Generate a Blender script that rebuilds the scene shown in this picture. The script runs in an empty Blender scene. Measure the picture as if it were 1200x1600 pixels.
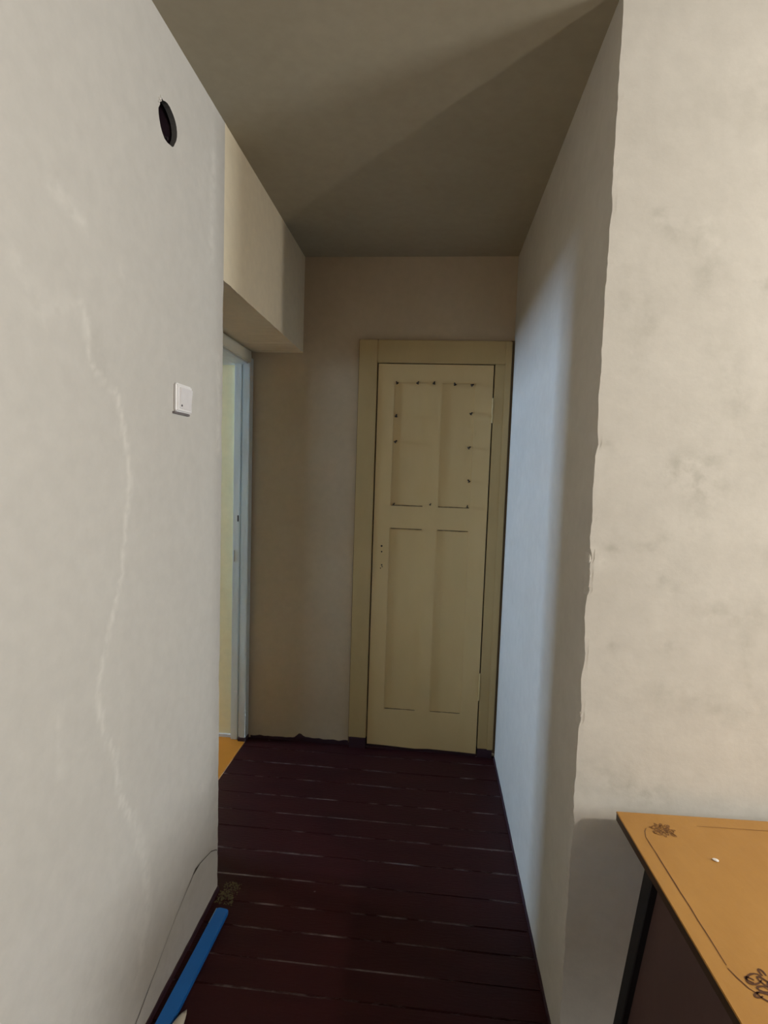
import bpy, bmesh, math, random
from mathutils import Vector, Matrix, noise

# ------------------------------------------------------------------ camera
S = bpy.context.scene
COL = S.collection
cam_d = bpy.data.cameras.new('camera')
cam_d.sensor_fit = 'VERTICAL'
cam_d.sensor_height = 36.0
cam_d.sensor_width = 27.0
cam_d.lens = 36.0 * 847.24 / 1600.0
cam_d.clip_start = 0.02
cam = bpy.data.objects.new('camera', cam_d)
COL.objects.link(cam)
_r = Vector((0.99524971, 0.09162796, 0.03289877))
_u = Vector((-0.03963012, 0.0726407, 0.99657051))
_f = Vector((-0.08892393, 0.9931403, -0.07592686))
cam.matrix_world = Matrix(((_r.x, _u.x, -_f.x, 0), (_r.y, _u.y, -_f.y, 0), (_r.z, _u.z, -_f.z, 1.4501), (0, 0, 0, 1)))
S.camera = cam

# ------------------------------------------------------------------ world: overcast evening sky seen only through windows
W = bpy.data.worlds.new('evening_sky')
S.world = W
W.use_nodes = True
bg = W.node_tree.nodes['Background']
bg.inputs['Color'].default_value = (0.47, 0.69, 1.0, 1)
bg.inputs['Strength'].default_value = 122.0

LAMP = Vector((1.82, -0.20, 2.14))       # bare pendant bulb of the room, behind the camera on the right
LAMP_POWER = 92.0
LAMP_COLOR = (1.0, 0.925, 0.82)

vs = S.view_settings
vs.view_transform = 'Standard'
vs.look = 'None'
vs.exposure = 0.0
vs.gamma = 1.0
vs.use_curve_mapping = False
S.cycles.max_bounces = 12
S.cycles.diffuse_bounces = 8
S.cycles.use_denoising = True

# ------------------------------------------------------------------ dimensions (metres)
XL, XR = -0.682, 0.365          # hall side planes
XV = -0.937                     # plane of the side-doorway casing
D1, DC, D = 1.698, 1.282, 2.742  # left corner, right corner, end wall
H, ZS = 2.5, 2.03
XW = -1.30                      # other face of the thick left wall
REAR, XE = -2.3, 3.4            # rest of the lit room
random.seed(7)

# ------------------------------------------------------------------ helpers
def link(name, bm, m, parent=None, smooth=False, kind=None):
    me = bpy.data.meshes.new(name)
    bmesh.ops.recalc_face_normals(bm, faces=bm.faces[:])
    bm.to_mesh(me); bm.free()
    if smooth:
        for p in me.polygons: p.use_smooth = True
    o = bpy.data.objects.new(name, me)
    COL.objects.link(o)
    if m: me.materials.append(m)
    if parent: o.parent = parent
    if kind: o['kind'] = kind
    return o

def tag(o, label, cat, group=None, kind=None):
    o['label'] = label; o['category'] = cat
    if group: o['group'] = group
    if kind: o['kind'] = kind
    return o

def empty(name, loc=(0, 0, 0), rz=0):
    o = bpy.data.objects.new(name, None)
    o.empty_display_size = 0.05
    COL.objects.link(o); o.location = loc; o.rotation_euler = (0, 0, rz)
    return o

def box(bm, a, b):
    xs, ys, zs = sorted((a[0], b[0])), sorted((a[1], b[1])), sorted((a[2], b[2]))
    v = [bm.verts.new((x, y, z)) for x in xs for y in ys for z in zs]
    for f in ((0, 1, 3, 2), (4, 6, 7, 5), (0, 4, 5, 1), (2, 3, 7, 6), (0, 2, 6, 4), (1, 5, 7, 3)):
        bm.faces.new([v[i] for i in f])
    return v

def box_obj(name, a, b, m, parent=None, bevel=0, seg=2, kind=None):
    bm = bmesh.new(); box(bm, a, b)
    if bevel:
        bmesh.ops.bevel(bm, geom=bm.edges[:], offset=bevel, segments=seg, affect='EDGES', profile=.6)
    return link(name, bm, m, parent, kind=kind)

def tube(bm, pts, rad, n=8, cap=True):
    pts = [Vector(p) for p in pts]
    if not hasattr(rad, '__len__'): rad = [rad] * len(pts)
    rings = []
    ref = Vector((0.31, 0.17, 0.93))
    for i, p in enumerate(pts):
        t = (pts[min(i + 1, len(pts) - 1)] - pts[max(i - 1, 0)]).normalized()
        a = t.cross(ref)
        if a.length < 1e-3: a = t.cross(Vector((1, 0, 0)))
        a.normalize(); b = t.cross(a)
        rings.append([bm.verts.new(p + rad[i] * (math.cos(2 * math.pi * k / n) * a + math.sin(2 * math.pi * k / n) * b)) for k in range(n)])
    for i in range(len(rings) - 1):
        for k in range(n):
            bm.faces.new((rings[i][k], rings[i][(k + 1) % n], rings[i + 1][(k + 1) % n], rings[i + 1][k]))
    if cap:
        bm.faces.new(rings[0][::-1]); bm.faces.new(rings[-1])

def lathe(bm, prof, n=20, center=(0, 0, 0)):
    c = Vector(center); rings = []
    for r, z in prof:
        rings.append([bm.verts.new(c + Vector((r * math.cos(2 * math.pi * k / n), r * math.sin(2 * math.pi * k / n), z))) for k in range(n)])
    for i in range(len(rings) - 1):
        for k in range(n):
            bm.faces.new((rings[i][k], rings[i][(k + 1) % n], rings[i + 1][(k + 1) % n], rings[i + 1][k]))
    bm.faces.new(rings[0][::-1]); bm.faces.new(rings[-1])

def holed_slab(bm, xs, zs, holes, y0, y1):
    """board in the xz plane between y0 (front) and y1 with rectangular holes (i,j)"""
    def solid(i, j): return 0 <= i < len(xs) - 1 and 0 <= j < len(zs) - 1 and (i, j) not in holes
    vt = {}
    def v(i, j, k):
        if (i, j, k) not in vt: vt[(i, j, k)] = bm.verts.new((xs[i], (y0, y1)[k], zs[j]))
        return vt[(i, j, k)]
    for i in range(len(xs) - 1):
        for j in range(len(zs) - 1):
            if not solid(i, j): continue
            for k in (0, 1): bm.faces.new((v(i, j, k), v(i + 1, j, k), v(i + 1, j + 1, k), v(i, j + 1, k)))
            if not solid(i - 1, j): bm.faces.new((v(i, j, 0), v(i, j, 1), v(i, j + 1, 1), v(i, j + 1, 0)))
            if not solid(i + 1, j): bm.faces.new((v(i + 1, j, 0), v(i + 1, j, 1), v(i + 1, j + 1, 1), v(i + 1, j + 1, 0)))
            if not solid(i, j - 1): bm.faces.new((v(i, j, 0), v(i, j, 1), v(i + 1, j, 1), v(i + 1, j, 0)))
            if not solid(i, j + 1): bm.faces.new((v(i, j + 1, 0), v(i, j + 1, 1), v(i + 1, j + 1, 1), v(i + 1, j + 1, 0)))

# ------------------------------------------------------------------ materials
def new_mat(name):
    m = bpy.data.materials.new(name); m.use_nodes = True
    nt = m.node_tree
    return m, nt, nt.nodes['Principled BSDF'], nt.nodes, nt.links

def plaster(name, base, blotch, amount=0.35, scale=3.0, bump=0.12, putty=None, stain=None, rough=0.9, fine=0.05, stretch=(1, 1, 1)):
    m, nt, b, N, Lk = new_mat(name)
    tc = N.new('ShaderNodeTexCoord')
    mp = N.new('ShaderNodeMapping'); mp.inputs['Scale'].default_value = stretch
    Lk.new(tc.outputs['Object'], mp.inputs['Vector'])
    n1 = N.new('ShaderNodeTexNoise'); n1.inputs['Scale'].default_value = scale; n1.inputs['Detail'].default_value = 5; n1.inputs['Roughness'].default_value = .55
    Lk.new(mp.outputs[0], n1.inputs['Vector'])
    r1 = N.new('ShaderNodeMapRange'); r1.inputs['From Min'].default_value = .38; r1.inputs['From Max'].default_value = .68; r1.inputs['To Max'].default_value = amount
    Lk.new(n1.outputs['Fac'], r1.inputs['Value'])
    mx = N.new('ShaderNodeMix'); mx.data_type = 'RGBA'
    mx.inputs['A'].default_value = (*base, 1); mx.inputs['B'].default_value = (*blotch, 1)
    Lk.new(r1.outputs['Result'], mx.inputs['Factor'])
    out = mx.outputs['Result']
    n2 = N.new('ShaderNodeTexNoise'); n2.inputs['Scale'].default_value = 26; n2.inputs['Detail'].default_value = 6; n2.inputs['Roughness'].default_value = .6
    Lk.new(tc.outputs['Object'], n2.inputs['Vector'])
    r2 = N.new('ShaderNodeMapRange'); r2.inputs['From Min'].default_value = .3; r2.inputs['From Max'].default_value = .7
    r2.inputs['To Min'].default_value = 1 - fine; r2.inputs['To Max'].default_value = 1 + fine * .5
    Lk.new(n2.outputs['Fac'], r2.inputs['Value'])
    ml = N.new('ShaderNodeMix'); ml.data_type = 'RGBA'; ml.blend_type = 'MULTIPLY'; ml.inputs['Factor'].default_value = 1
    Lk.new(out, ml.inputs['A']); Lk.new(r2.outputs['Result'], ml.inputs['B'])
    out = ml.outputs['Result']
    if putty or stain:
        at = N.new('ShaderNodeAttribute'); at.attribute_name = 'mask'
        sp = N.new('ShaderNodeSeparateColor'); Lk.new(at.outputs['Color'], sp.inputs['Color'])
        for ch, colr, sc, lo, hi in (('Red', putty, 45, .25, .60), ('Green', stain, 30, .36, .68)):
            if not colr: continue
            nn = N.new('ShaderNodeTexNoise'); nn.inputs['Scale'].default_value = sc; nn.inputs['Detail'].default_value = 4
            Lk.new(tc.outputs['Object'], nn.inputs['Vector'])
            rr = N.new('ShaderNodeMapRange'); rr.inputs['From Min'].default_value = lo; rr.inputs['From Max'].default_value = hi
            Lk.new(nn.outputs['Fac'], rr.inputs['Value'])
            mu = N.new('ShaderNodeMath'); mu.operation = 'MULTIPLY'
            Lk.new(sp.outputs[ch], mu.inputs[0]); Lk.new(rr.outputs['Result'], mu.inputs[1])
            m3 = N.new('ShaderNodeMix'); m3.data_type = 'RGBA'; m3.inputs['B'].default_value = (*colr, 1)
            Lk.new(mu.outputs[0], m3.inputs['Factor']); Lk.new(out, m3.inputs['A'])
            out = m3.outputs['Result']
    Lk.new(out, b.inputs['Base Color'])
    b.inputs['Roughness'].default_value = rough
    b.inputs['Specular IOR Level'].default_value = .25
    n3 = N.new('ShaderNodeTexNoise'); n3.inputs['Scale'].default_value = 9; n3.inputs['Detail'].default_value = 7; n3.inputs['Roughness'].default_value = .58
    Lk.new(tc.outputs['Object'], n3.inputs['Vector'])
    bp = N.new('ShaderNodeBump'); bp.inputs['Strength'].default_value = bump; bp.inputs['Distance'].default_value = .03
    Lk.new(n3.outputs['Fac'], bp.inputs['Height']); Lk.new(bp.outputs[0], b.inputs['Normal'])
    return m

def paint(name, base, var=None, rough=.45, amount=.4, scale=6, bump=.08, bscale=30, stretch=(1, 1, 1), spec=.5, metal=0):
    m, nt, b, N, Lk = new_mat(name)
    tc = N.new('ShaderNodeTexCoord')
    mp = N.new('ShaderNodeMapping'); mp.inputs['Scale'].default_value = stretch
    Lk.new(tc.outputs['Object'], mp.inputs['Vector'])
    n1 = N.new('ShaderNodeTexNoise'); n1.inputs['Scale'].default_value = scale; n1.inputs['Detail'].default_value = 6; n1.inputs['Roughness'].default_value = .6
    Lk.new(mp.outputs[0], n1.inputs['Vector'])
    r1 = N.new('ShaderNodeMapRange'); r1.inputs['From Min'].default_value = .35; r1.inputs['From Max'].default_value = .7; r1.inputs['To Max'].default_value = amount
    Lk.new(n1.outputs['Fac'], r1.inputs['Value'])
    mx = N.new('ShaderNodeMix'); mx.data_type = 'RGBA'
    mx.inputs['A'].default_value = (*base, 1); mx.inputs['B'].default_value = (*(var or [c * .7 for c in base]), 1)
    Lk.new(r1.outputs['Result'], mx.inputs['Factor']); Lk.new(mx.outputs['Result'], b.inputs['Base Color'])
    b.inputs['Roughness'].default_value = rough; b.inputs['Specular IOR Level'].default_value = spec; b.inputs['Metallic'].default_value = metal
    n3 = N.new('ShaderNodeTexNoise'); n3.inputs['Scale'].default_value = bscale; n3.inputs['Detail'].default_value = 4
    Lk.new(mp.outputs[0], n3.inputs['Vector'])
    bp = N.new('ShaderNodeBump'); bp.inputs['Strength'].default_value = bump; bp.inputs['Distance'].default_value = .01
    Lk.new(n3.outputs['Fac'], bp.inputs['Height']); Lk.new(bp.outputs[0], b.inputs['Normal'])
    return m

def plank_mat():
    m, nt, b, N, Lk = new_mat('maroon_floor_paint')
    tc = N.new('ShaderNodeTexCoord')
    n1 = N.new('ShaderNodeTexNoise'); n1.inputs['Scale'].default_value = 7; n1.inputs['Detail'].default_value = 6
    mp = N.new('ShaderNodeMapping'); mp.inputs['Scale'].default_value = (.5, 2.5, 1)
    ge = N.new('ShaderNodeNewGeometry')
    Lk.new(ge.outputs['Position'], mp.inputs['Vector']); Lk.new(mp.outputs[0], n1.inputs['Vector'])
    mx = N.new('ShaderNodeMix'); mx.data_type = 'RGBA'
    mx.inputs['A'].default_value = (.042, .0088, .0095, 1); mx.inputs['B'].default_value = (.019, .0045, .0062, 1)
    Lk.new(n1.outputs['Fac'], mx.inputs['Factor'])
    # paint worn off along the board edges
    sx = N.new('ShaderNodeSeparateXYZ'); Lk.new(tc.outputs['Generated'], sx.inputs[0])
    ab = N.new('ShaderNodeMath'); ab.operation = 'SUBTRACT'; ab.inputs[1].default_value = .5; Lk.new(sx.outputs['Y'], ab.inputs[0])
    aa = N.new('ShaderNodeMath'); aa.operation = 'ABSOLUTE'; Lk.new(ab.outputs[0], aa.inputs[0])
    er = N.new('ShaderNodeMapRange'); er.inputs['From Min'].default_value = .465; er.inputs['From Max'].default_value = .485; Lk.new(aa.outputs[0], er.inputs['Value'])
    mp2 = N.new('ShaderNodeMapping'); mp2.inputs['Scale'].default_value = (1.7, 9, 1); Lk.new(ge.outputs['Position'], mp2.inputs['Vector'])
    n2 = N.new('ShaderNodeTexNoise'); n2.inputs['Scale'].default_value = 3.2; n2.inputs['Detail'].default_value = 5; n2.inputs['Roughness'].default_value = .65; Lk.new(mp2.outputs[0], n2.inputs['Vector'])
    nr = N.new('ShaderNodeMapRange'); nr.inputs['From Min'].default_value = .47; nr.inputs['From Max'].default_value = .72; Lk.new(n2.outputs['Fac'], nr.inputs['Value'])
    mu = N.new('ShaderNodeMath'); mu.operation = 'MULTIPLY'; Lk.new(er.outputs['Result'], mu.inputs[0]); Lk.new(nr.outputs['Result'], mu.inputs[1])
    # small chips in the middle of boards
    n4 = N.new('ShaderNodeTexNoise'); n4.inputs['Scale'].default_value = 24; n4.inputs['Detail'].default_value = 2; Lk.new(ge.outputs['Position'], n4.inputs['Vector'])
    cr = N.new('ShaderNodeMapRange'); cr.inputs['From Min'].default_value = .76; cr.inputs['From Max'].default_value = .80; cr.inputs['To Max'].default_value = .5; Lk.new(n4.outputs['Fac'], cr.inputs['Value'])
    mxx = N.new('ShaderNodeMath'); mxx.operation = 'MAXIMUM'; Lk.new(mu.outputs[0], mxx.inputs[0]); Lk.new(cr.outputs['Result'], mxx.inputs[1])
    m2 = N.new('ShaderNodeMix'); m2.data_type = 'RGBA'; m2.inputs['B'].default_value = (.30, .25, .25, 1)
    Lk.new(mxx.outputs[0], m2.inputs['Factor']); Lk.new(mx.outputs['Result'], m2.inputs['A'])
    Lk.new(m2.outputs['Result'], b.inputs['Base Color'])
    b.inputs['Roughness'].default_value = .45; b.inputs['Specular IOR Level'].default_value = .16
    n3 = N.new('ShaderNodeTexNoise'); n3.inputs['Scale'].default_value = 60; n3.inputs['Detail'].default_value = 4; Lk.new(mp.outputs[0], n3.inputs['Vector'])
    bp = N.new('ShaderNodeBump'); bp.inputs['Strength'].default_value = .25; bp.inputs['Distance'].default_value = .004
    Lk.new(n3.outputs['Fac'], bp.inputs['Height']); Lk.new(bp.outputs[0], b.inputs['Normal'])
    return m

def simple(name, c, rough=.5, metal=0, emit=0):
    m, nt, b, N, Lk = new_mat(name)
    tc = N.new('ShaderNodeTexCoord'); n1 = N.new('ShaderNodeTexNoise'); n1.inputs['Scale'].default_value = 40
    Lk.new(tc.outputs['Object'], n1.inputs['Vector'])
    mx = N.new('ShaderNodeMix'); mx.data_type = 'RGBA'; mx.inputs['A'].default_value = (*[q * .85 for q in c], 1); mx.inputs['B'].default_value = (*c, 1)
    Lk.new(n1.outputs['Fac'], mx.inputs['Factor']); Lk.new(mx.outputs['Result'], b.inputs['Base Color'])
    b.inputs['Roughness'].default_value = rough; b.inputs['Metallic'].default_value = metal
    if emit:
        b.inputs['Emission Color'].default_value = (*c, 1); b.inputs['Emission Strength'].default_value = emit
    return m

M_LEFT = plaster('left_wall_plaster', (.53, .505, .468), (.49, .465, .43), .4, 1.6, .035, putty=(.70, .67, .62), stain=(.37, .345, .305))
M_HEAD = plaster('header_plaster', (.80, .705, .53), (.74, .645, .47), .5, 2.5, .03)  # yellow of the bulb's light is mixed into this base colour
M_RIGHT = plaster('right_wall_plaster', (.575, .545, .495), (.51, .48, .43), .45, 3.2, .08, putty=(.64, .61, .555), stain=(.34, .325, .28), stretch=(1, 1, 1.7))
M_BACK = plaster('end_wall_plaster', (.56, .455, .325), (.50, .395, .27), .55, 2.6, .05)
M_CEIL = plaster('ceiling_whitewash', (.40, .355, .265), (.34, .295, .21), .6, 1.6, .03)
M_ROOM = plaster('room_wallpaper', (.20, .15, .11), (.16, .12, .08), .4, 2.5, .1)
M_PALE = plaster('pale_reveal_plaster', (.80, .72, .46), (.73, .65, .39), .5, 3, .1)
M_DOOR = paint('cream_door_paint', (.68, .51, .255), (.57, .41, .19), .42, .5, 4, .10, 24, (1, 1, .35))
M_CASE = paint('cream_casing_paint', (.52, .385, .18), (.42, .30, .13), .45, .6, 5, .12, 24, (1, 1, .4))
M_JAMB = paint('grey_green_jamb_paint', (.66, .70, .68), (.48, .51, .50), .4, .7, 9, .2, 30, (1, 1, .25))
M_HDCAS = paint('pale_head_casing_paint', (.66, .64, .54), (.55, .53, .44), .45, .5, 6)
M_PLANK = plank_mat()
M_SUB = simple('dark_gap', (.012, .007, .008), .95)
M_SKIRT = paint('maroon_skirting_paint', (.045, .018, .028), (.025, .010, .018), .5, .5, 8)
M_ORANGE = paint('orange_linoleum', (.56, .21, .018), (.48, .17, .012), .5, .5, 5)
M_WHITE = simple('white_plastic', (.82, .80, .80), .35)
M_ROCK = simple('white_rocker_plastic', (.76, .73, .74), .3)
M_DARK = simple('dark_plastic', (.03, .022, .026), .4)
M_BOX = simple('maroon_box_plastic', (.022, .012, .017), .3)
M_NAIL = simple('rusty_nail', (.030, .018, .010), .7, .1)
M_STEEL = simple('worn_steel', (.45, .44, .42), .4, .8)
M_BLUE = paint('blue_paint', (.010, .150, .52), (.008, .115, .42), .4, .5, 12)
M_SCRAP = simple('pale_paper', (.66, .62, .54), .9)
M_DIRT = paint('mossy_dirt', (.10, .08, .035), (.04, .03, .018), .95, .8, 40)
M_TABLE = paint('ochre_varnished_board', (.42, .215, .050), (.34, .160, .030), .38, .7, 5, .05, 40, (1.6, .8, 1))
M_TEDGE = paint('brown_table_edge', (.045, .024, .012), (.03, .016, .009), .5)
M_LEG = simple('black_leg_paint', (.004, .0035, .005), .55)
M_PANEL = paint('brown_table_panel', (.105, .060, .052), (.07, .04, .038), .45, .5, 6, .05)
M_BURN = simple('burnt_line', (.085, .028, .008), .6)
M_BURN2 = simple('faded_burnt_line', (.20, .085, .022), .6)
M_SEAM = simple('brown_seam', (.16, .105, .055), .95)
M_CRACK = simple('crack_shadow', (.05, .04, .03), .95)
M_BULB, _nt, _b, _N, _Lk = new_mat('clear_bulb_glass')
_t = _N.new('ShaderNodeBsdfTransparent'); _lw = _N.new('ShaderNodeLayerWeight'); _lw.inputs['Blend'].default_value = .15
_mx = _N.new('ShaderNodeMixShader'); _b.inputs['Roughness'].default_value = .05
_Lk.new(_lw.outputs['Fresnel'], _mx.inputs['Fac']); _Lk.new(_t.outputs[0], _mx.inputs[1]); _Lk.new(_b.outputs[0], _mx.inputs[2])
_Lk.new(_mx.outputs[0], _N['Material Output'].inputs['Surface'])

# ------------------------------------------------------------------ painted and plastered walls with ragged corners
def seg_dist(p, a, b):
    ab = b - a; t = max(0, min(1, (p - a).dot(ab) / max(ab.length_squared, 1e-9)))
    return (p - a - t * ab).length, t

def frange(a, b, step):
    n = max(1, int(round(abs(b - a) / step)))
    return [a + (b - a) * i / n for i in range(n + 1)]

def strip_wall(name, path, zs, corner, jitter, mat, mask=None, hole=None):
    """vertical surface swept along path [(x,y)...]; column `corner` gets a ragged arris"""
    bm = bmesh.new()
    lay = bm.verts.layers.float_color.new('mask')
    g = []
    for i, (x, y) in enumerate(path):
        col = []
        for z in zs:
            dx, dy = (jitter(z) if i == corner else (0, 0))
            if abs(i - corner) == 1: dx, dy = [.85 * q for q in jitter(z)]
            v = bm.verts.new((x + dx, y + dy, z))
            if mask: v[lay] = (*mask(x, y, z, i), 1)
            else: v[lay] = (0, 0, 0, 1)
            col.append(v)
        g.append(col)
    for i in range(len(path) - 1):
        for j in range(len(zs) - 1):
            bm.faces.new((g[i][j], g[i + 1][j], g[i + 1][j + 1], g[i][j + 1]))
    if hole:
        cy, cz, fr = hole
        kill = [f for f in bm.faces if abs(f.calc_center_median().x - XL) < .01 and
                math.hypot(f.calc_center_median().y - cy, f.calc_center_median().z - cz) < fr(math.atan2(f.calc_center_median().z - cz, f.calc_center_median().y - cy))]
        bmesh.ops.delete(bm, geom=kill, context='FACES')
        for v in bm.verts:
            dd = math.hypot(v.co.y - cy, v.co.z - cz)
            if abs(v.co.x - XL) < .01 and dd < .1 and any(e.is_boundary for e in v.link_edges):
                a = math.atan2(v.co.z - cz, v.co.y - cy); r = fr(a)
                v.co.y = cy + r * math.cos(a); v.co.z = cz + r * math.sin(a)
    return link(name, bm, mat, smooth=False, kind='structure')

# left wall -------------------------------------------------------
STREAK = [(1.000, 1.745), (1.018, 1.722), (1.027, 1.639), (1.075, 1.61), (1.124, 1.59), (1.148, 1.509), (1.168, 1.425), (1.160, 1.36), (1.147, 1.296), (1.134, 1.198), (1.085, 1.082),
          (1.039, .959), (1.071, .86), (1.113, .78), (1.118, .702), (1.17, .607), (1.226, .468), (1.248, .314), (1.196, .172)]
STREAK = [Vector(p) for p in STREAK]
SMEAR = [((.93, 1.925), (1.01, 1.900), .016, .8), ((.84, 1.77), (.90, 1.70), .02, .5), ((.93, 1.72), (1.0, 1.745), .02, .45), ((.926, .98), (.93, .86), .012, .45), ((1.56, .45), (1.60, .43), .02, .4),
         ((1.615, 2.36), (1.60, 2.06), .022, .75), ((1.60, 2.42), (1.52, 2.2), .03, .25), ((1.668, 1.78), (1.672, 1.5), .016, .9), ((1.138, 1.86), (1.142, 1.85), .01, .5), ((1.2, .33), (1.24, .2), .04, .35)]
STAINL = [((1.045, 1.70), (1.07, 1.63), .022, .35), ((.94, 1.945), (.965, 1.94), .01, .4), ((1.0, .33), (1.1, .25), .08, .25), ((1.55, .16), (1.3, .05), .05, .30), ((1.64, .5), (1.66, .2), .05, .3)]

def mask_left(x, y, z, i):
    if x < XL - .001: return (0, 0, 0)
    p = Vector((y, z)); r = 0
    for a, b in zip(STREAK, STREAK[1:]):
        d, t = seg_dist(p, a, b)
        w = .007 + .006 * noise.noise(Vector((0, 0, z * 9))) + (.010 if z < .62 else 0)
        d += .006 * noise.noise(Vector((y * 60, z * 40, 3)))
        r = max(r, min(1, max(0, 1.5 - d / max(w, .004))) * (.56 if z > .62 else .34))
    for a, b, w, s in SMEAR:
        d, t = seg_dist(p, Vector(a), Vector(b)); r = max(r, .55 * s * math.exp(-(d / w) ** 2))
    g = 0
    for a, b, w, s in STAINL:
        d, t = seg_dist(p, Vector(a), Vector(b)); g = max(g, s * math.exp(-(d / w) ** 2))
    return (r, g, 0)

def jit_left(z):
    if z > ZS - .005: return (0, 0)
    n = noise.noise(Vector((z * 22, 4.1, 0))); n2 = noise.noise(Vector((z * 70, 9.1, 0)))
    chip = max(0, noise.noise(Vector((z * 6, 1.7, 5))) - .25) * .012
    return (-abs(n2) * .0006 - chip * .1, .0035 * n + .0018 * n2 - chip)

zrows = frange(0, 2.5, .0125)
pathL = [(XL, y) for y in frange(REAR, .5, .2)[:-1]] + [(XL, y) for y in frange(.5, D1, .0125)]
pathL.insert(len(pathL) - 1, (XL, D1 - .0035))
cl = len(pathL) - 1
pathL += [(XL - .0035, D1)] + [(x, D1) for x in frange(XL, XW, .1)[1:]]
HOLE = (1.339, 2.279, lambda a: .046 * (1 + .07 * noise.noise(Vector((math.cos(a) * 2.2, math.sin(a) * 2.2, .4)))) + (.008 if 2.2 < a < 2.6 else 0))
wall_left = strip_wall('wall_left', pathL, zrows, cl, jit_left, M_LEFT, mask_left, HOLE)
tag(wall_left, 'pale grey plastered wall with a filled crack, left side', 'wall', kind='structure')

# hollow socket box in the hole
bm = bmesh.new()
n = 24
r0 = [bm.verts.new((XL - .012, HOLE[0] + 1.10 * HOLE[2](2 * math.pi * k / n) * math.cos(2 * math.pi * k / n), HOLE[1] + 1.10 * HOLE[2](2 * math.pi * k / n) * math.sin(2 * math.pi * k / n))) for k in range(n)]
r1 = [bm.verts.new((XL - .05, HOLE[0] + .044 * math.cos(2 * math.pi * k / n), HOLE[1] + .044 * math.sin(2 * math.pi * k / n))) for k in range(n)]
for k in range(n): bm.faces.new((r0[k], r0[(k + 1) % n], r1[(k + 1) % n], r1[k]))
bm.faces.new(r1)
rim = bmesh.new()
ra = [rim.verts.new((XL, v.co.y * 1.0 + (HOLE[0] - v.co.y) * .085, v.co.z + (HOLE[1] - v.co.z) * .085)) for v in r0]
rb = [rim.verts.new((XL - .014, v.co.y + (HOLE[0] - v.co.y) * .10, v.co.z + (HOLE[1] - v.co.z) * .10)) for v in r0]
for k in range(n): rim.faces.new((ra[k], ra[(k + 1) % n], rb[(k + 1) % n], rb[k]))
link('hole_rim', rim, simple('raw_plaster', (.075, .070, .065), .95), wall_left)
o = link('socket_box', bm, M_BOX, wall_left); o['label'] = 'dark round hole of a missing junction box'
bm = bmesh.new(); tube(bm, [(XL - .05, 1.35, 2.275), (XL - .03, 1.36, 2.262), (XL - .012, 1.362, 2.258)], .004, 8)
link('wire_end', bm, M_DARK, wall_left)
bm = bmesh.new()
for (yy, zz, s) in ((1.297, 2.309, .006), (1.303, 2.318, .005), (1.293, 2.302, .004)):
    bmesh.ops.create_icosphere(bm, subdivisions=1, radius=s, matrix=Matrix.Translation((XL, yy, zz)))
o = link('broken_plaster_rim', bm, M_LEFT, wall_left); o['kind'] = 'stuff'
# hairline crack near the floor
CR = [(1.690, .150), (1.676, .161), (1.64, .182), (1.593, .195), (1.555, .205), (1.522, .208), (1.505, .205), (1.487, .197), (1.44, .182), (1.398, .167), (1.345, .143), (1.29, .115), (1.24, .092), (1.196, .07), (1.10, .03)]
bm = bmesh.new(); prev = None
for i, (y, z) in enumerate(CR):
    w = (.0016 if i < 8 else .0007) + (.0035 if i == 5 else 0) + (.0006 if i > 11 else 0)
    a, b = bm.verts.new((XL + .0012, y, z + w)), bm.verts.new((XL + .0012, y, z - w))
    if prev: bm.faces.new((prev[0], a, b, prev[1]))
    prev = (a, b)
o = link('crack', bm, M_CRACK, wall_left); o['label'] = 'thin dark crack curving down towards the floor'

# header over the side recess -------------------------------------
bm = bmesh.new()
ys = frange(D1, D, .02)
fv = []
for y in ys:
    e = .003 * noise.noise(Vector((y * 30, 2, 0))) if y < D - .01 else 0
    fv.append([bm.verts.new((XL, y, H)), bm.verts.new((XL, y, ZS + e)), bm.verts.new((XW, y, ZS)), bm.verts.new((XW, y, H))])
for a, b in zip(fv, fv[1:]):
    for k in range(4): bm.faces.new((a[k], b[k], b[(k + 1) % 4], a[(k + 1) % 4]))
bm.faces.new(fv[0]); bm.faces.new(fv[-1][::-1])
tag(link('wall_header', bm, M_HEAD, kind='structure'), 'yellowed plaster header above the side doorway recess', 'wall', kind='structure')

# right wall ------------------------------------------------------
STR = [((.47, 2.02), (.51, 2.0), .03, .55), ((.56, 1.99), (.58, 1.9), .04, .40), ((.45, 1.83), (.46, 1.79), .03, .35), ((.57, 1.47), (.60, 1.44), .045, .75), ((.62, 1.49), (.60, 1.40), .035, .5),
       ((.40, 1.288), (.50, 1.297), .008, .7), ((.50, 1.297), (.53, 1.32), .012, .6), ((.53, 1.22), (.55, 1.20), .02, .4), ((.55, 1.07), (.56, 1.06), .02, .5), ((.64, 1.15), (.75, 1.15), .03, .40), ((.72, 1.10), (.73, 1.0), .02, .35),
       ((.63, 1.73), (.67, 1.62), .035, .35), ((.68, 1.89), (.70, 1.88), .012, .6), ((.43, 1.06), (.44, 1.05), .012, .5), ((.40, .74), (.55, .70), .04, .45), ((.55, .95), (.9, .9), .04, .3), ((.38, 1.53), (.40, 1.52), .01, .5), ((.42, 1.9), (.43, 1.7), .03, .25),
       ((.6, 2.25), (.9, 2.2), .08, .2), ((.75, 1.6), (.8, 1.3), .06, .3)]
PUT = [((.375, 1.275), (.395, 1.255), .016, .9), ((.375, .90), (.39, .86), .014, .6), ((.57, 2.0), (.60, 1.95), .02, .5), ((.55, 1.35), (.9, 1.38), .04, .4), ((.37, 1.5), (.38, 1.42), .012, .5), ((.5, 1.0), (.7, .95), .04, .3), ((.53, 1.25), (.535, 1.12), .02, .4)]
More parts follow.
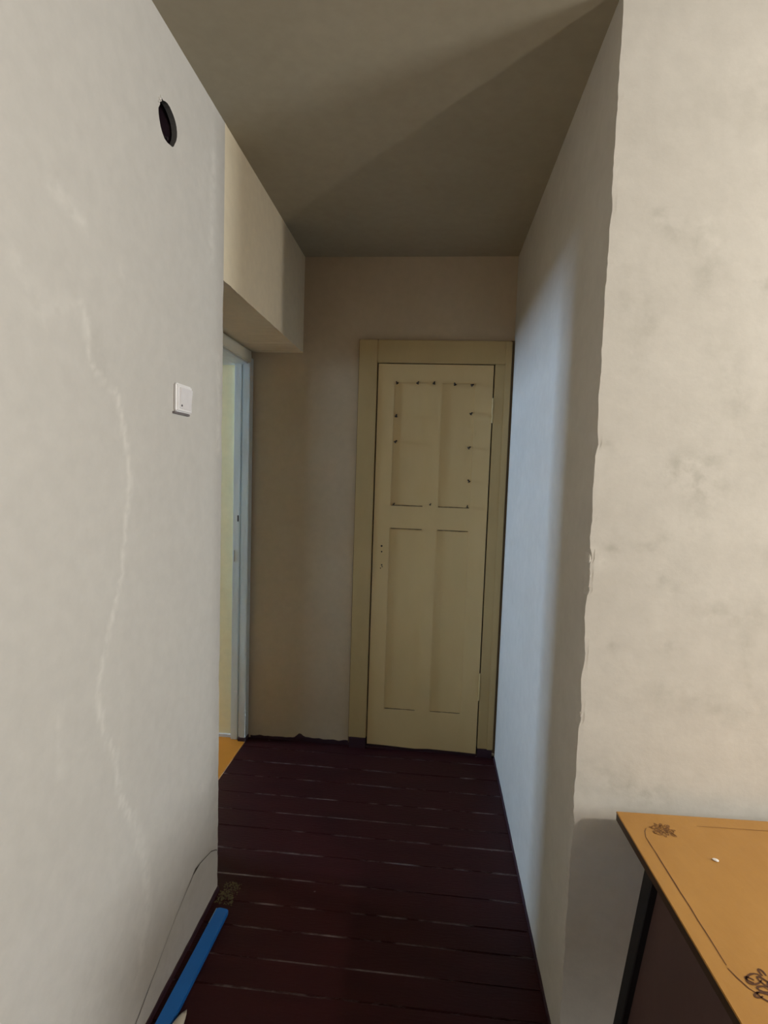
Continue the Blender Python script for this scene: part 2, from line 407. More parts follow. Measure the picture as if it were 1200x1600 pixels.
def mask_right(x, y, z, i):
    if y > DC + .001: return (0, 0, 0)
    p = Vector((x, z)); r = g = 0
    for L_, ch in ((PUT, 0), (STR, 1)):
        for a, b, w, s in L_:
            d, t = seg_dist(p, Vector(a), Vector(b)); d = abs(d + .5 * w * noise.noise(Vector((x * 40, z * 40, 1))))
            val = s * math.exp(-(d / w) ** 2)
            if ch == 0: r = max(r, val)
            else: g = max(g, val)
    return (r, g, 0)
def jit_right(z):
    n = noise.noise(Vector((z * 18, 14.1, 0))); n2 = noise.noise(Vector((z * 75, 2.1, 0)))
    chip = 0
    for c, w, s in ((1.267, .018, .009), (1.222, .02, .007), (1.19, .01, .006), (1.03, .03, .006), (.885, .03, .007), (.62, .02, .006), (1.53, .02, .006), (2.05, .03, .004)):
        chip += s * math.exp(-((z - c) / w) ** 2)
    return (.0030 * n + .0018 * n2 + chip * .8, .0008 * n2 + chip * .15)
pathR = [(XR, y) for y in frange(D, DC, .03)]
pathR.insert(len(pathR) - 1, (XR, DC + .004))
cr_ = len(pathR) - 1
pathR += [(XR + .0045, DC)] + [(x, DC) for x in frange(XR, 1.15, .0125)[1:]] + [(x, DC) for x in frange(1.15, XE, .25)[1:]]
wall_right = strip_wall('wall_right', pathR, zrows, cr_, jit_right, M_RIGHT, mask_right)
tag(wall_right, 'bright warm plastered wall with smudges and a chipped corner, right side', 'wall', kind='structure')
for (z, dx, dz, sx, sz) in ((1.262, -.002, 0, .0035, .012), (1.225, .001, 0, .003, .010), (1.197, .003, 0, .007, .003), (.89, 0, 0, .004, .009), (.628, 0, 0, .003, .006)):
    bm = bmesh.new(); bmesh.ops.create_icosphere(bm, subdivisions=1, radius=1)
    for v in bm.verts:
        v.co = Vector((v.co.x * sx, v.co.y * .004, v.co.z * sz)) * (1 + .35 * noise.noise(v.co * 2 + Vector((z, 0, 0)))) + Vector((XR + .004 + dx, DC + .003, z + dz))
    link('plaster_flake', bm, M_RIGHT, wall_right)

# end wall --------------------------------------------------------
bm = bmesh.new(); box(bm, (XW - .02, D, -.15), (XR + .2, D + .12, H))
# door opening sits in front of a dark backing; the wall stays whole behind the leaf
tag(link('wall_back', bm, M_BACK, kind='structure'), 'brownish plaster end wall of the passage around the door', 'wall', kind='structure')

# ceiling, and the rest of the two rooms that the photograph only lights through
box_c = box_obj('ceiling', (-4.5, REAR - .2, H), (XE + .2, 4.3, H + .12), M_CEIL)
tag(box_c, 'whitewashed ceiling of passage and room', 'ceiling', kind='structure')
tag(box_obj('wall_rear', (XW, REAR - .15, 0), (XE + .15, REAR, H), M_ROOM), 'plain plaster wall behind the viewer', 'wall', kind='structure')
EY0, EY1, EZ0, EZ1 = -.50, .32, 1.15, 2.15
bm = bmesh.new(); holed_slab(bm, [REAR, EY0, EY1, DC + .1], [0, EZ0, EZ1, H], {(1, 1)}, XE, XE + .2)
for v in bm.verts: v.co = Vector((v.co.y, v.co.x, v.co.z))
tag(link('wall_east', bm, M_ROOM), 'papered wall at the far right of the room with its window opening', 'wall', kind='structure')

# wall round the side doorway (inner face at XV, opening up to z 1.96)
DJ = 1.90     # near jamb of the side doorway
tag(box_obj('wall_lintel', (XW, D1, 1.962), (XV - .083, D, ZS), M_JAMB), 'grey green lintel over the side doorway', 'wall', kind='structure')
tag(box_obj('wall_reveal', (XW, 2.730, 0), (XV - .083, D, 1.962), M_PALE), 'pale cream reveal inside the side doorway', 'wall', kind='structure')
tag(box_obj('baseboard_reveal', (XW, 2.718, 0), (XV - .080, 2.732, .016), simple('white_edging', (.62, .62, .66), .6)), 'thin whitish edging at the foot of the pale reveal', 'baseboard', kind='structure')
# adjoining room
tag(box_obj('wall_adjoining_front', (-4.4, .35, 0), (XW, .5, H), M_PALE), 'front wall of the adjoining room', 'wall', kind='structure')
tag(box_obj('wall_adjoining_back', (-4.4, 4.0, 0), (XW + .1, 4.15, H), M_PALE), 'back wall of the adjoining room', 'wall', kind='structure')
tag(box_obj('wall_adjoining_side', (XW - .02, .5, 0), (XW, D1 - .001, H), M_PALE), 'inner wall of the adjoining room beside its doorway', 'wall', kind='structure')
tag(box_obj('wall_adjoining_inner', (XW - .02, D, 0), (XW + .1, 4.0, H), M_PALE), 'inner wall of the adjoining room beyond its doorway', 'wall', kind='structure')
WX = -3.6      # outer wall of the adjoining room
WY0, WY1, WZ0, WZ1 = 2.12, 2.70, 1.5, 2.25
bm = bmesh.new()
ysw = [.5, WY0, WY1, 4.0]; zsw = [0, WZ0, WZ1, H]
holed_slab(bm, ysw, zsw, {(1, 1)}, WX, WX - .2)
for v in bm.verts: v.co = Vector((v.co.y, v.co.x, v.co.z))
tag(link('wall_window', bm, M_PALE, kind='structure'), 'outer wall of the adjoining room with its window opening', 'wall', kind='structure')
win = empty('window_1', (WX - .1, (WY0 + WY1) / 2, WZ0)); tag(win, 'daylit window of the adjoining room', 'window', kind='structure')
hw, hz = (WY1 - WY0) / 2, WZ1 - WZ0
for nm, a, b in (('frame_post', (-.03, -hw, 0), (.03, -hw + .04, hz)), ('frame_post', (-.03, hw - .04, 0), (.03, hw, hz)), ('frame_rail', (-.03, -hw + .04, 0), (.03, hw - .04, .04)), ('frame_rail', (-.03, -hw + .04, hz - .04), (.03, hw - .04, hz)), ('mullion', (-.025, -.02, .04), (.025, .02, hz - .04))):
    box_obj(nm, a, b, M_WHITE, win)
win2 = empty('window_2', (XE + .1, (EY0 + EY1) / 2, EZ0)); tag(win2, 'daylit window at the far right of the room', 'window', kind='structure')
h2, z2 = (EY1 - EY0) / 2, EZ1 - EZ0
for nm, a, b in (('frame_post', (-.03, -h2, 0), (.03, -h2 + .04, z2)), ('frame_post', (-.03, h2 - .04, 0), (.03, h2, z2)), ('frame_rail', (-.03, -h2 + .04, 0), (.03, h2 - .04, .04)), ('frame_rail', (-.03, -h2 + .04, z2 - .04), (.03, h2 - .04, z2))):
    box_obj(nm, a, b, M_WHITE, win2)
pl2 = bpy.data.lights.new('window_portal', 'AREA'); pl2.shape = 'RECTANGLE'; pl2.size = z2; pl2.size_y = h2 * 2
pl2.cycles.is_portal = True
po2 = bpy.data.objects.new('window_portal', pl2); COL.objects.link(po2)
po2.location = (XE + .05, (EY0 + EY1) / 2, (EZ0 + EZ1) / 2); po2.rotation_euler = (0, math.pi / 2, 0)
M_GLASS, _nt, _b, _N, _Lk = new_mat('daylight_tint_glass')  # unseen pane; its tint is added to warm and dim the daylight
_t = _N.new('ShaderNodeBsdfTransparent'); _t.inputs['Color'].default_value = (.86, .725, .60, 1)
_lw = _N.new('ShaderNodeLayerWeight'); _lw.inputs['Blend'].default_value = .1
_mx = _N.new('ShaderNodeMixShader'); _b.inputs['Roughness'].default_value = .05
_Lk.new(_lw.outputs['Fresnel'], _mx.inputs['Fac']); _Lk.new(_t.outputs[0], _mx.inputs[1]); _Lk.new(_b.outputs[0], _mx.inputs[2])
_Lk.new(_mx.outputs[0], _N['Material Output'].inputs['Surface'])
box_obj('pane', (-.003, -h2 + .03, .03), (.003, h2 - .03, z2 - .03), M_GLASS, win2)
# portals so the renderer samples the sky through the openings
pl = bpy.data.lights.new('window_portal', 'AREA'); pl.shape = 'RECTANGLE'; pl.size = hz; pl.size_y = hw * 2
pl.cycles.is_portal = True
po = bpy.data.objects.new('window_portal', pl); COL.objects.link(po)
po.location = (WX - .05, (WY0 + WY1) / 2, (WZ0 + WZ1) / 2); po.rotation_euler = (0, -math.pi / 2, 0)

# ------------------------------------------------------------------ floors
floor = box_obj('floor', (XL - .2, REAR - .1, -.10), (XE + .1, D + .05, -.024), M_SUB)
box_obj('masonry', (XR + .02, DC + .02, -.1), (XE + .1, D + .1, H), M_SUB, wall_right)
box_obj('masonry', (XW + .01, REAR, -.1), (XL - .06, D1 - .01, H), M_SUB, wall_left)
tag(floor, 'maroon painted plank floor of passage and room', 'floor', kind='structure')
lines = [2.742, 2.645, 2.513, 2.389, 2.255, 2.135, 2.030, 1.906, 1.777, 1.661, 1.567, 1.463, 1.369]
y = 1.369
while y > REAR + .1:
    y -= .118 + random.uniform(-.006, .006); lines.append(max(y, REAR))
for k, (y1, y0) in enumerate(zip(lines, lines[1:])):
    sag = random.uniform(-.0012, .0012)
    x0 = XV - .005 if y0 > D1 else (XL - .0 if y1 < D1 else XL)
    x0 = XV if y0 >= D1 - .04 else XL + .001
    x1 = XR if y0 >= DC else XE
    bm = bmesh.new(); box(bm, (x0, y0 + .0006, -.024), (x1, y1 - .0006, sag))
    top = [e for e in bm.edges if all(abs(v.co.z - sag) < 1e-5 for v in e.verts)]
    bmesh.ops.bevel(bm, geom=top, offset=.0022, segments=2, affect='EDGES')
    link('plank', bm, M_PLANK, floor)
fo = box_obj('floor_adjoining', (-4.4, .5, -.1), (XV - .002, 4.0, .001), M_ORANGE)
tag(fo, 'orange linoleum floor of the adjoining room', 'floor', kind='structure')

# ragged maroon paint and skirting at the foot of the walls
def ragged_band(name, pts, y0, y1, mat, label):
    """pts: (x, top z) profile facing the viewer"""
    bm = bmesh.new(); rows = []
    for x, z in pts:
        rows.append([bm.verts.new((x, y0, -.005)), bm.verts.new((x, y0, z)), bm.verts.new((x, y1, z)), bm.verts.new((x, y1, -.005))])
    for a, b in zip(rows, rows[1:]):
        for k in range(4): bm.faces.new((a[k], b[k], b[(k + 1) % 4], a[(k + 1) % 4]))
    bm.faces.new(rows[0]); bm.faces.new(rows[-1][::-1])
    return tag(link(name, bm, mat, kind='structure'), label, 'baseboard', kind='structure')
prof = []
for x in frange(-.925, -.385, .012):
    z = .012 + .010 * (x + .925) / .54 + .006 * noise.noise(Vector((x * 28, 0, 0))) + .022 * math.exp(-((x + .655) / .022) ** 2) + .006 * math.exp(-((x + .60) / .03) ** 2)
    prof.append((x, max(z, .004)))
ragged_band('baseboard_back', prof, D - .004, D + .002, M_SKIRT, 'ragged dark maroon paint band along the foot of the end wall')
# left wall foot
bm = bmesh.new(); rows = []
for y in frange(-1.5, D1 + .004, .03):
    z = .014 + .006 * noise.noise(Vector((y * 17, 3, 0)))
    rows.append([bm.verts.new((XL - .002, y, -.004)), bm.verts.new((XL - .002, y, z)), bm.verts.new((XL + .004, y, z)), bm.verts.new((XL + .007, y, -.004))])
for a, b in zip(rows, rows[1:]):
    for k in range(4): bm.faces.new((a[k], b[k], b[(k + 1) % 4], a[(k + 1) % 4]))
bm.faces.new(rows[0]); bm.faces.new(rows[-1][::-1])
tag(link('baseboard_left', bm, M_SKIRT, kind='structure'), 'ragged maroon paint line along the foot of the left wall', 'baseboard', kind='structure')
bm = bmesh.new(); rows = []
for y in frange(DC + .01, D - .03, .03):
    z = .010 + .006 * noise.noise(Vector((y * 17, 8, 0)))
    rows.append([bm.verts.new((XR + .002, y, -.004)), bm.verts.new((XR + .002, y, z)), bm.verts.new((XR - .004, y, z)), bm.verts.new((XR - .007, y, -.004))])
for a, b in zip(rows, rows[1:]):
    for k in range(4): bm.faces.new((a[k], b[k], b[(k + 1) % 4], a[(k + 1) % 4]))
bm.faces.new(rows[0]); bm.faces.new(rows[-1][::-1])
tag(link('baseboard_right', bm, M_SKIRT, kind='structure'), 'ragged maroon paint line along the foot of the passage right wall', 'baseboard', kind='structure')

# ------------------------------------------------------------------ end door with casing
DX0, DX1, DZ0, DZ1 = -.294, .270, .020, 1.978
door = empty('door_1', (0, D, 0)); tag(door, 'narrow cream panelled door studded with bent nails', 'door', kind='structure')
YF = -.022            # leaf front relative to the wall plane
bm = bmesh.new()
xs = [DX0, -.212, -.045, .024, .186, DX1]; zs = [DZ0, .220, 1.163, 1.276, 1.887, DZ1]
holed_slab(bm, xs, zs, {(1, 1), (3, 1), (1, 3), (3, 3)}, YF, -.002)
ed = [e for e in bm.edges if len(e.link_faces) == 2 and e.calc_face_angle(0) > 1.0 and all(abs(v.co.y - YF) < 1e-5 for v in e.verts)]
bmesh.ops.bevel(bm, geom=ed, offset=.0045, segments=3, affect='EDGES')
# slightly warped old leaf: ragged foot
for v in bm.verts:
    if v.co.z < DZ0 + .01: v.co.z += .004 * math.sin(v.co.x * 18) - .005 * (v.co.x - .1)
link('leaf_frame', bm, M_DOOR, door)
for (i, j) in ((1, 1), (3, 1), (1, 3), (3, 3)):
    bm = bmesh.new()
    box(bm, (xs[i] - .004, YF + .0050, zs[j] - .004), (xs[i + 1] + .004, -.003, zs[j + 1] + .004))
    bmesh.ops.bevel(bm, geom=bm.edges[:], offset=.0022, segments=2, affect='EDGES')
    pn = link('panel', bm, M_DOOR, door)
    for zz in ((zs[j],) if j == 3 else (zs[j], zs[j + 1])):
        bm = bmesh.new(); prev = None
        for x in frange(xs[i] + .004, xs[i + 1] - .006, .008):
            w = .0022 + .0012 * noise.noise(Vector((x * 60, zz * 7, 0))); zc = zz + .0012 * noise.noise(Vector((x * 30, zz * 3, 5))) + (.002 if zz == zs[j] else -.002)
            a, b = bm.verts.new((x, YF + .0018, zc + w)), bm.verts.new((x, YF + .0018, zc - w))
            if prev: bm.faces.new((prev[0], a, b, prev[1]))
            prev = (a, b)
        link('panel_shade_line', bm, M_SEAM, pn)  # shadow line at the panel edge, drawn as a thin brown ribbon
NAILS = [(-.203, 1.890), (-.094, 1.892), (-.015, 1.893), (.083, 1.889), (.174, 1.884), (-.197, 1.729), (-.193, 1.601), (.174, 1.747), (.172, 1.580), (.170, 1.417), (-.192, 1.288), (-.010, 1.293), (.172, 1.291)]
for k, (x, z) in enumerate(NAILS):
    bm = bmesh.new(); a = random.uniform(-2.6, -.6); l = .009 if k < 10 else .006
    c, s = math.cos(a), math.sin(a)
    rr = .0036 if k < 10 else .0024
    tube(bm, [(x, YF + .008, z), (x, YF - .004, z), (x + c * l * .4, YF - .009, z + s * l * .4), (x + c * l, YF - .011, z + s * l)], [rr, rr, rr, rr * .9], 8)
    e = Vector((x + c * l, YF - .011, z + s * l)); dr = Vector((c, -.3, s)).normalized()
    tube(bm, [e, e + dr * .002], [rr * 2.0, rr * 2.0], 10)
    link('nail', bm, M_NAIL, door)
for (x, z, r) in ((-.250, 1.069, .005), (-.249, 1.040, .004), (-.2465, .972, .004), (-.244, .963, .003), (-.252, .955, .003)):
    bm = bmesh.new(); tube(bm, [(x, YF - .0008, z), (x, YF + .004, z)], r, 10); link('screw_hole', bm, M_NAIL, door)
for z0, z1 in ((1.70, 1.82), (.30, .44)):
    bm = bmesh.new(); tube(bm, [(DX1 + .003, YF - .004, z0), (DX1 + .003, YF - .004, z1)], .0045, 10)
    h_ = link('hinge', bm, M_CASE, door)
tag_c = empty('trim_1', (0, D, 0)); tag(tag_c, 'cream painted wooden casing around the end door', 'door casing', kind='structure')
CF = -.026
def casing(name, a, b, m=M_CASE, wav=.0):
    bm = bmesh.new(); box(bm, a, b)
    bmesh.ops.bevel(bm, geom=bm.edges[:], offset=.003, segments=2, affect='EDGES')
    return link(name, bm, m, tag_c)
casing('casing_board', (-.392, CF, .055), (DX0 - .006, 0, 2.094))
casing('casing_board', (DX0 - .0055, CF, DZ1 + .005), (.352, 0, 2.094))
casing('casing_board', (DX1 + .006, CF, .045), (.352, 0, DZ1 + .0045))
casing('moulding', (.322, CF - .006, .045), (.353, CF + .001, 2.09))
casing('plinth', (-.388, CF - .002, -.002), (DX0 - .007, 0, .056), M_SKIRT)
casing('plinth', (DX1 + .007, CF - .002, -.002), (.350, 0, .046), M_SKIRT)
casing('backing', (DX0 - .01, -.0025, .0), (DX1 + .01, .001, DZ1 + .01), M_SUB)
for a, b in (((-.3955, -.012, .02), (-.38, .001, 2.0965)), ((-.39, -.012, 2.085), (.353, .001, 2.0965)), ((.345, -.020, .02), (.3655, .001, 2.0965))):
    bm = bmesh.new(); box(bm, a, b)
    link('shrinkage_gap', bm, M_SEAM, tag_c)
casing('threshold', (DX0 - .006, -.018, -.002), (DX1 + .006, 0, .016), M_SKIRT)
# lump of dirty plaster where casing meets the right wall
for (z, r) in ((.02, .012), (.06, .008), (.1, .006)):
    bm = bmesh.new(); bmesh.ops.create_icosphere(bm, subdivisions=2, radius=r)
    for v in bm.verts: v.co = v.co * (1 + .3 * noise.noise(v.co * 90)) + Vector((.358, -.012, z))
    link('plaster_lump', bm, M_BACK, tag_c)

# ------------------------------------------------------------------ side doorway frame
fr = empty('trim_2', (XV, D, 0)); tag(fr, 'worn grey green wooden frame of the side doorway', 'door frame', kind='structure')
def fbox(name, a, b, m=M_JAMB, bev=.003):
    bm = bmesh.new(); box(bm, (a[0] - XV, a[1] - D, a[2]), (b[0] - XV, b[1] - D, b[2]))
    bmesh.ops.bevel(bm, geom=bm.edges[:], offset=bev, segments=2, affect='EDGES')
    return link(name, bm, m, fr)
fbox('jamb', (XV - .034, 2.690, .0), (XV, D - .002, 1.995))
fbox('stop_bead', (XV - .048, 2.706, .0), (XV - .033, D - .002, 1.975))
jb = fbox('jamb', (XV - .084, 2.698, .0), (XV - .047, D - .002, 1.966))
fbox('head_casing', (XV - .012, DJ, 1.968), (XV + .002, 2.700, 2.026), M_HDCAS)
fbox('head', (XV - .084, DJ, 1.962), (XV - .010, D - .004, 2.020))
fbox('jamb', (XW, D1 + .004, .0), (XV, DJ, 2.02))
fbox('shoe', (XV - .040, 2.684, -.001), (XV + .004, D - .003, .020), M_SKIRT)
bm = bmesh.new(); box(bm, (-.060, 2.6965 - D, 1.165), (-.053, 2.699 - D, 1.197)); o = link('lock_slot', bm, M_DARK, fr); o['label'] = 'small dark keyhole slot'
fbox('strike_plate', (XV - .077, 2.6965, .955), (XV - .072, 2.699, 1.015), M_STEEL, .0008)
fbox('nail_scar', (XV - .066, 2.6965, .262), (XV - .048, 2.699, .267), M_WHITE, .0008)

# ------------------------------------------------------------------ light switch on the left wall
sw = empty('light_switch', (XL, 1.416, 1.624)); tag(sw, 'white square rocker light switch on the left wall', 'light switch')
bm = bmesh.new(); box(bm, (-.001, -.044, -.037), (.010, .044, .037)); bmesh.ops.bevel(bm, geom=bm.edges[:], offset=.0035, segments=3, affect='EDGES'); link('plate', bm, M_WHITE, sw)
bm = bmesh.new(); box(bm, (.006, -.031, -.029), (.0125, .036, .027)); 
for v in bm.verts:
    if v.co.x > .01: v.co.x += .0035 if v.co.z > 0 else -.001
bmesh.ops.bevel(bm, geom=bm.edges[:], offset=.0015, segments=2, affect='EDGES'); link('rocker', bm, M_ROCK, sw)
bm = bmesh.new(); tube(bm, [(.011, -.022, -.020), (.0135, -.022, -.020)], .0028, 10); link('indicator', bm, M_DARK, sw)
bm = bmesh.new(); box(bm, (-.001, -.050, -.043), (.006, .038, -.0375)); link('switch_shade_strip', bm, simple('switch_shade_grey', (.16, .14, .14), .8), sw)  # shadow line under the plate, built as a grey strip

# ------------------------------------------------------------------ blue strip, scrap and dirt by the left wall
st = empty('blue_strip', (-.640, 1.15, 0)); tag(st, 'bright blue flat strip lying on the floor along the left wall', 'strip')
bm = bmesh.new()
prof = [(-.021, -.55), (.021, -.55), (.021, .448), (.019, .458), (.012, .462), (-.012, .464), (-.020, .460), (-.021, .45)]
lo = [bm.verts.new((x, y, .0015)) for x, y in prof]; hi = [bm.verts.new((x, y, .014)) for x, y in prof]
bm.faces.new(lo[::-1]); bm.faces.new(hi)
for k in range(len(prof)): bm.faces.new((lo[k], lo[(k + 1) % len(prof)], hi[(k + 1) % len(prof)], hi[k]))
bmesh.ops.bevel(bm, geom=[e for e in bm.edges if all(v.co.z > .013 for v in e.verts)], offset=.002, segments=2, affect='EDGES')
sb = link('lath', bm, M_BLUE, st); sb.rotation_euler = (0, 0, math.radians(-1.6))
bm = bmesh.new(); box(bm, (-.0215, .40, .014), (-.0195, .458, .0146)); o = link('worn_edge', bm, simple('worn_blue', (.2, .32, .45), .7), st); o.rotation_euler = (0, 0, math.radians(-1.6))

bm = bmesh.new(); rows = []
for i in range(9):
    t = i / 8
    w = .020 * math.sin(math.pi * (1 - t) * .5) ** .7 + .0005
    c = Vector((-.598 + .006 * t, 1.17 + .105 * t, .004 + .016 * math.sin(t * 2.4)))
    rows.append([c + Vector((-w, .2 * w, .004)), c + Vector((0, 0, .0)), c + Vector((w, -.2 * w, .006))])
up = [[bm.verts.new(p) for p in r] for r in rows]; dn = [[bm.verts.new(p - Vector((0, 0, .0018))) for p in r] for r in rows]
for i in range(8):
    for k in range(2):
        bm.faces.new((up[i][k], up[i][k + 1], up[i + 1][k + 1], up[i + 1][k])); bm.faces.new((dn[i][k], dn[i + 1][k], dn[i + 1][k + 1], dn[i][k + 1]))
    for k in (0, 2): bm.faces.new((up[i][k], up[i + 1][k], dn[i + 1][k], dn[i][k]))
for i in (0, 8):
    for k in range(2): bm.faces.new((up[i][k], up[i][k + 1], dn[i][k + 1], dn[i][k]))
tag(link('paper_scrap', bm, M_SCRAP, smooth=True), 'pointed pale paper scrap beside the blue strip', 'scrap')

bm = bmesh.new()
for k in range(260):
    a = random.random(); x = -.672 + .055 * random.random() + .01 * a; y = 1.64 + .10 * random.random(); s = random.uniform(.0008, .0030)
    mtx = Matrix.Translation((x, y, s * .35)) @ Matrix.Rotation(random.random() * 6, 4, 'Z') @ Matrix.Diagonal((1.4, 1, .6, 1))
    bmesh.ops.create_icosphere(bm, subdivisions=1, radius=s, matrix=mtx)
tag(link('plaster_crumbs', bm, M_DIRT, kind='stuff'), 'mossy brown crumbs at the foot of the left corner', 'debris', kind='stuff')

# ------------------------------------------------------------------ table at the right
TW, TD, TH = 1.25, .53, .695  # out-of-view width extended so the top blocks window light below it
rz = math.radians(1.9)
ctr = Vector((.443, 1.225, 0)) + Matrix.Rotation(rz, 3, 'Z') @ Vector((TW / 2, -TD / 2, 0))
tb = empty('table', ctr, rz); tag(tb, 'small ochre topped table with burnt scroll border and dark splayed legs', 'table')
X0, X1, Y0, Y1 = -TW / 2, TW / 2, -TD / 2, TD / 2
bm = bmesh.new(); box(bm, (X0, Y0, TH - .0035), (X1, Y1, TH)); bmesh.ops.bevel(bm, geom=bm.edges[:], offset=.001, segments=2, affect='EDGES')
link('tabletop', bm, M_TABLE, tb)
bm = bmesh.new(); holed_slab(bm, [X0 + .001, X0 + .02, X1 - .02, X1 - .001], [Y0 + .001, Y0 + .02, Y1 - .02, Y1 - .001], set(), TH - .020, TH - .0034)
for v in bm.verts: v.co = Vector((v.co.x, v.co.z, v.co.y))
link('edge_band', bm, M_TEDGE, tb)
for sx in (-1, 1):
    for sy in (-1, 1):
        bm = bmesh.new()
        t = Vector((sx * (TW / 2 - .068), sy * (TD / 2 - .085), TH - .021)); f_ = t + Vector((sx * .072, sy * .03, -(TH - .021)))
        q = []
        for p, w in ((t, .019), (f_, .014)):
            q.append([bm.verts.new(p + Vector((a * w, b * w, 0))) for a, b in ((-1, -1), (1, -1), (1, 1), (-1, 1))])
        for k in range(4): bm.faces.new((q[0][k], q[0][(k + 1) % 4], q[1][(k + 1) % 4], q[1][k]))
        bm.faces.new(q[0]); bm.faces.new(q[1][::-1])
        bmesh.ops.bevel(bm, geom=bm.edges[:], offset=.002, segments=1, affect='EDGES')
        link('leg', bm, M_LEG, tb)
for sx in (-1, 1):
    bm = bmesh.new(); q = []
    for zz in (TH - .021, .10):
        k = (TH - .021 - zz) / (TH - .021); xx = sx * (TW / 2 - .066 + .072 * k); yy = TD / 2 - .098 + .03 * k
        q.append([bm.verts.new((xx - sx * a, b * yy, zz)) for a, b in ((0, -1), (0, 1), (.014, 1), (.014, -1))])
    for k in range(4): bm.faces.new((q[0][k], q[0][(k + 1) % 4], q[1][(k + 1) % 4], q[1][k]))
    bm.faces.new(q[0]); bm.faces.new(q[1][::-1]); link('side_panel', bm, M_PANEL, tb)
for sy in (-1, 1): box_obj('long_apron', (X0 + .087, sy * (TD / 2 - .075), TH - .10), (X1 - .087, sy * (TD / 2 - .095), TH - .021), M_PANEL, tb, .002)

def ribbon(name, paths, w, m, parent, z):
    bm = bmesh.new()
    for pts in paths:
        pts = [Vector((p[0], p[1])) for p in pts]; prev = None
        for i, p in enumerate(pts):
            t = (pts[min(i + 1, len(pts) - 1)] - pts[max(i - 1, 0)]).normalized(); nn = Vector((-t.y, t.x))
            ww = w * (.55 + .45 * math.sin(math.pi * min(1, (i + .6) / len(pts)))) * (1 + .35 * noise.noise(Vector((p.x * 130, p.y * 130, 0))))
            a = bm.verts.new((*(p + nn * ww), z)); b = bm.verts.new((*(p - nn * ww), z))
            if prev: bm.faces.new((prev[0], a, b, prev[1]))
            prev = (a, b)
    return link(name, bm, m, parent)
def arc(cx, cy, rx, ry, a0, a1, rot=0, n=14):
    out = []
    for k in range(n + 1):
        a = a0 + (a1 - a0) * k / n; x, y_ = rx * math.cos(a), ry * math.sin(a)
        out.append((cx + x * math.cos(rot) - y_ * math.sin(rot), cy + x * math.sin(rot) + y_ * math.cos(rot)))
    return out
def spiral(cx, cy, r0, r1, a0, a1, n=18):
    return [(cx + (r0 + (r1 - r0) * k / n) * math.cos(a0 + (a1 - a0) * k / n), cy + (r0 + (r1 - r0) * k / n) * math.sin(a0 + (a1 - a0) * k / n)) for k in range(n + 1)]
def flower(cx, cy, s, sx, sy):
    """leafy scroll; sx, sy point from the corner towards the middle of the table"""
    def T(pts): return [(cx + sx * s * p[0], cy + sy * s * p[1]) for p in pts]
    P = []
    P.append(T(arc(-.42, .30, .26, .13, -.4, 5.4, .5)))
    P.append(T(arc(.05, .10, .20, .14, 0, 6.0, -.3)))
    P.append(T(spiral(.42, .05, .22, .05, 2.6, -5.2)))
    P.append(T(arc(-.30, -.28, .34, .12, 0, 5.6, -.5)))
    P.append(T(arc(.18, -.30, .24, .10, .5, 6.4, .3)))
    for k in range(7):
        a = .4 + k * .9; P.append(T(arc(.30 * math.cos(a), .26 * math.sin(a), .20, .085, -2.6, 2.6, a, 10)))
        P.append(T(arc(.62 * math.cos(a + .4), .50 * math.sin(a + .4), .13, .06, -2.2, 2.2, a + .4, 8)))
    P.append(T(arc(.45, .42, .17, .10, 0, 6.0, .9)))
    return P
tz = TH + .0006
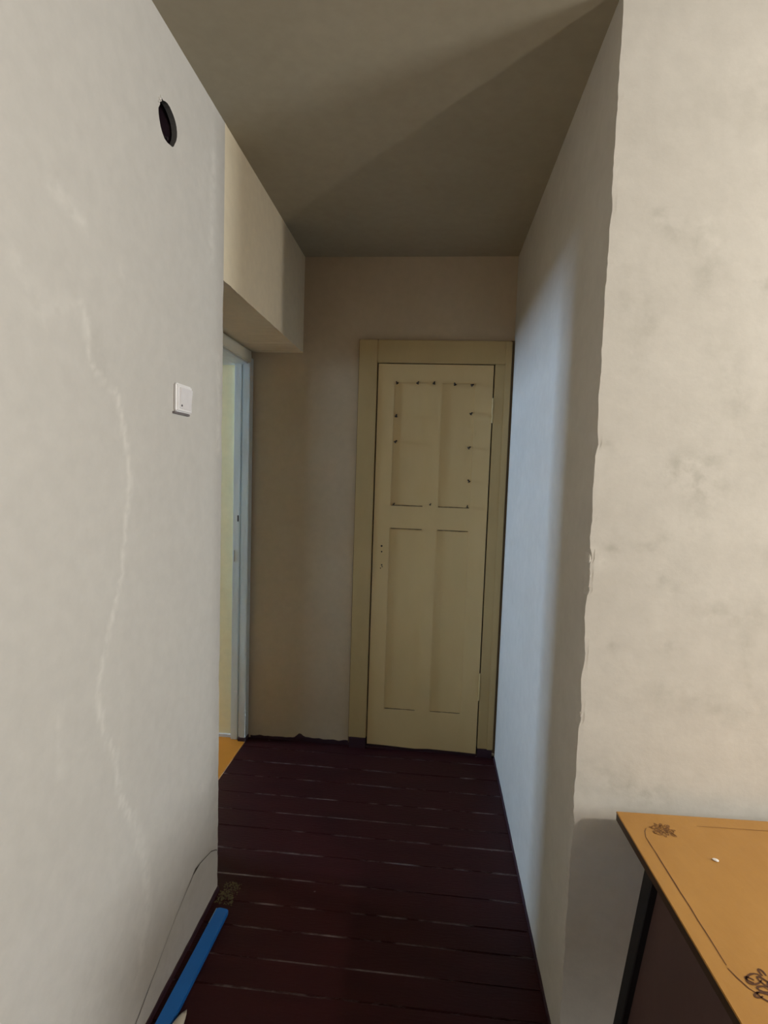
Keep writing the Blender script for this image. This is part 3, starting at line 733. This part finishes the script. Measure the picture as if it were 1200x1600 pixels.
for sx in (-1, 1):
    for sy in (-1, 1):
        big = sy == -1
        cx, cy = sx * (TW / 2 - (.084 if big else .078)), sy * (TD / 2 - (.108 if big else .058))
        ribbon('corner_scroll', flower(cx, cy, .056 if big else .036, -sx, -sy), (.0017 if big else .0011), M_BURN if big else M_BURN2, tb, tz)
        blob = []
        for (bx, by) in ((.1, .08), (-.35, .2), (.35, -.25), (.0, -.35)):
            blob.append([(cx - sx * .04 * (bx + t_ * .16), cy - sy * .04 * (by - t_ * .22)) for t_ in (0, .25, .5, .75, 1)])
        ribbon('scroll_shading', blob, .0050 if big else .0034, M_BURN2, tb, tz - .0002)
    xl = sx * (TW / 2 - .031)
    xm = sx * (TW / 2 - .026)
    pts = [(sx * (TW / 2 - .044), Y1 - .055), (sx * (TW / 2 - .037), Y1 - .066)] + [(xl + .0008 * noise.noise(Vector((0, t * 9, 0))), Y1 - .085 - t * (TD - .23)) for t in [k / 24 for k in range(25)]]
    ribbon('border_line', [pts, [(xm - sx * .004, Y0 + .14), (xl - sx * .004, Y0 + .125), (xl - sx * .012, Y0 + .108), (xl - sx * .022, Y0 + .098)]], .0010, M_BURN, tb, tz)
for sy in (-1, 1):
    yl = sy * (TD / 2 - .036)
    ribbon('border_line', [[(-TW / 2 + .16 + (TW - .32) * k / 20, yl) for k in range(21)]], .0008, M_BURN2, tb, tz)
# pale chip on the table
bm = bmesh.new(); bmesh.ops.create_icosphere(bm, subdivisions=2, radius=1)
for v in bm.verts: v.co = Vector((v.co.x * .0065, v.co.y * .0038, v.co.z * .0022)) * (1 + .3 * noise.noise(v.co * 1.7))
ch = link('paint_chip', bm, M_WHITE); ch.location = (.591, 1.086, TH + .0018); ch.rotation_euler = (0, 0, -.5)
tag(ch, 'tiny white chip lying on the ochre tabletop', 'chip')

# ------------------------------------------------------------------ bare pendant bulb lighting the room (behind the camera)
lp = empty('pendant_lamp', LAMP); tag(lp, 'bare bulb hanging on a cord from the ceiling of the room', 'lamp')
bm = bmesh.new(); lathe(bm, [(.002, -.045), (.018, -.04), (.027, -.02), (.029, 0), (.025, .02), (.014, .045), (.013, .055)], 20); link('bulb', bm, M_BULB, lp, True)
bm = bmesh.new(); lathe(bm, [(.016, .05), (.017, .10), (.006, .112)], 16); link('socket', bm, M_DARK, lp, True)
bm = bmesh.new(); tube(bm, [(0, 0, .108), (0, 0, H - LAMP.z)], .003, 8); link('cord', bm, M_DARK, lp)
ld = bpy.data.lights.new('bulb_light', 'POINT'); ld.energy = LAMP_POWER; ld.color = LAMP_COLOR; ld.shadow_soft_size = .040
lo_ = bpy.data.objects.new('bulb_light', ld); COL.objects.link(lo_); lo_.parent = lp
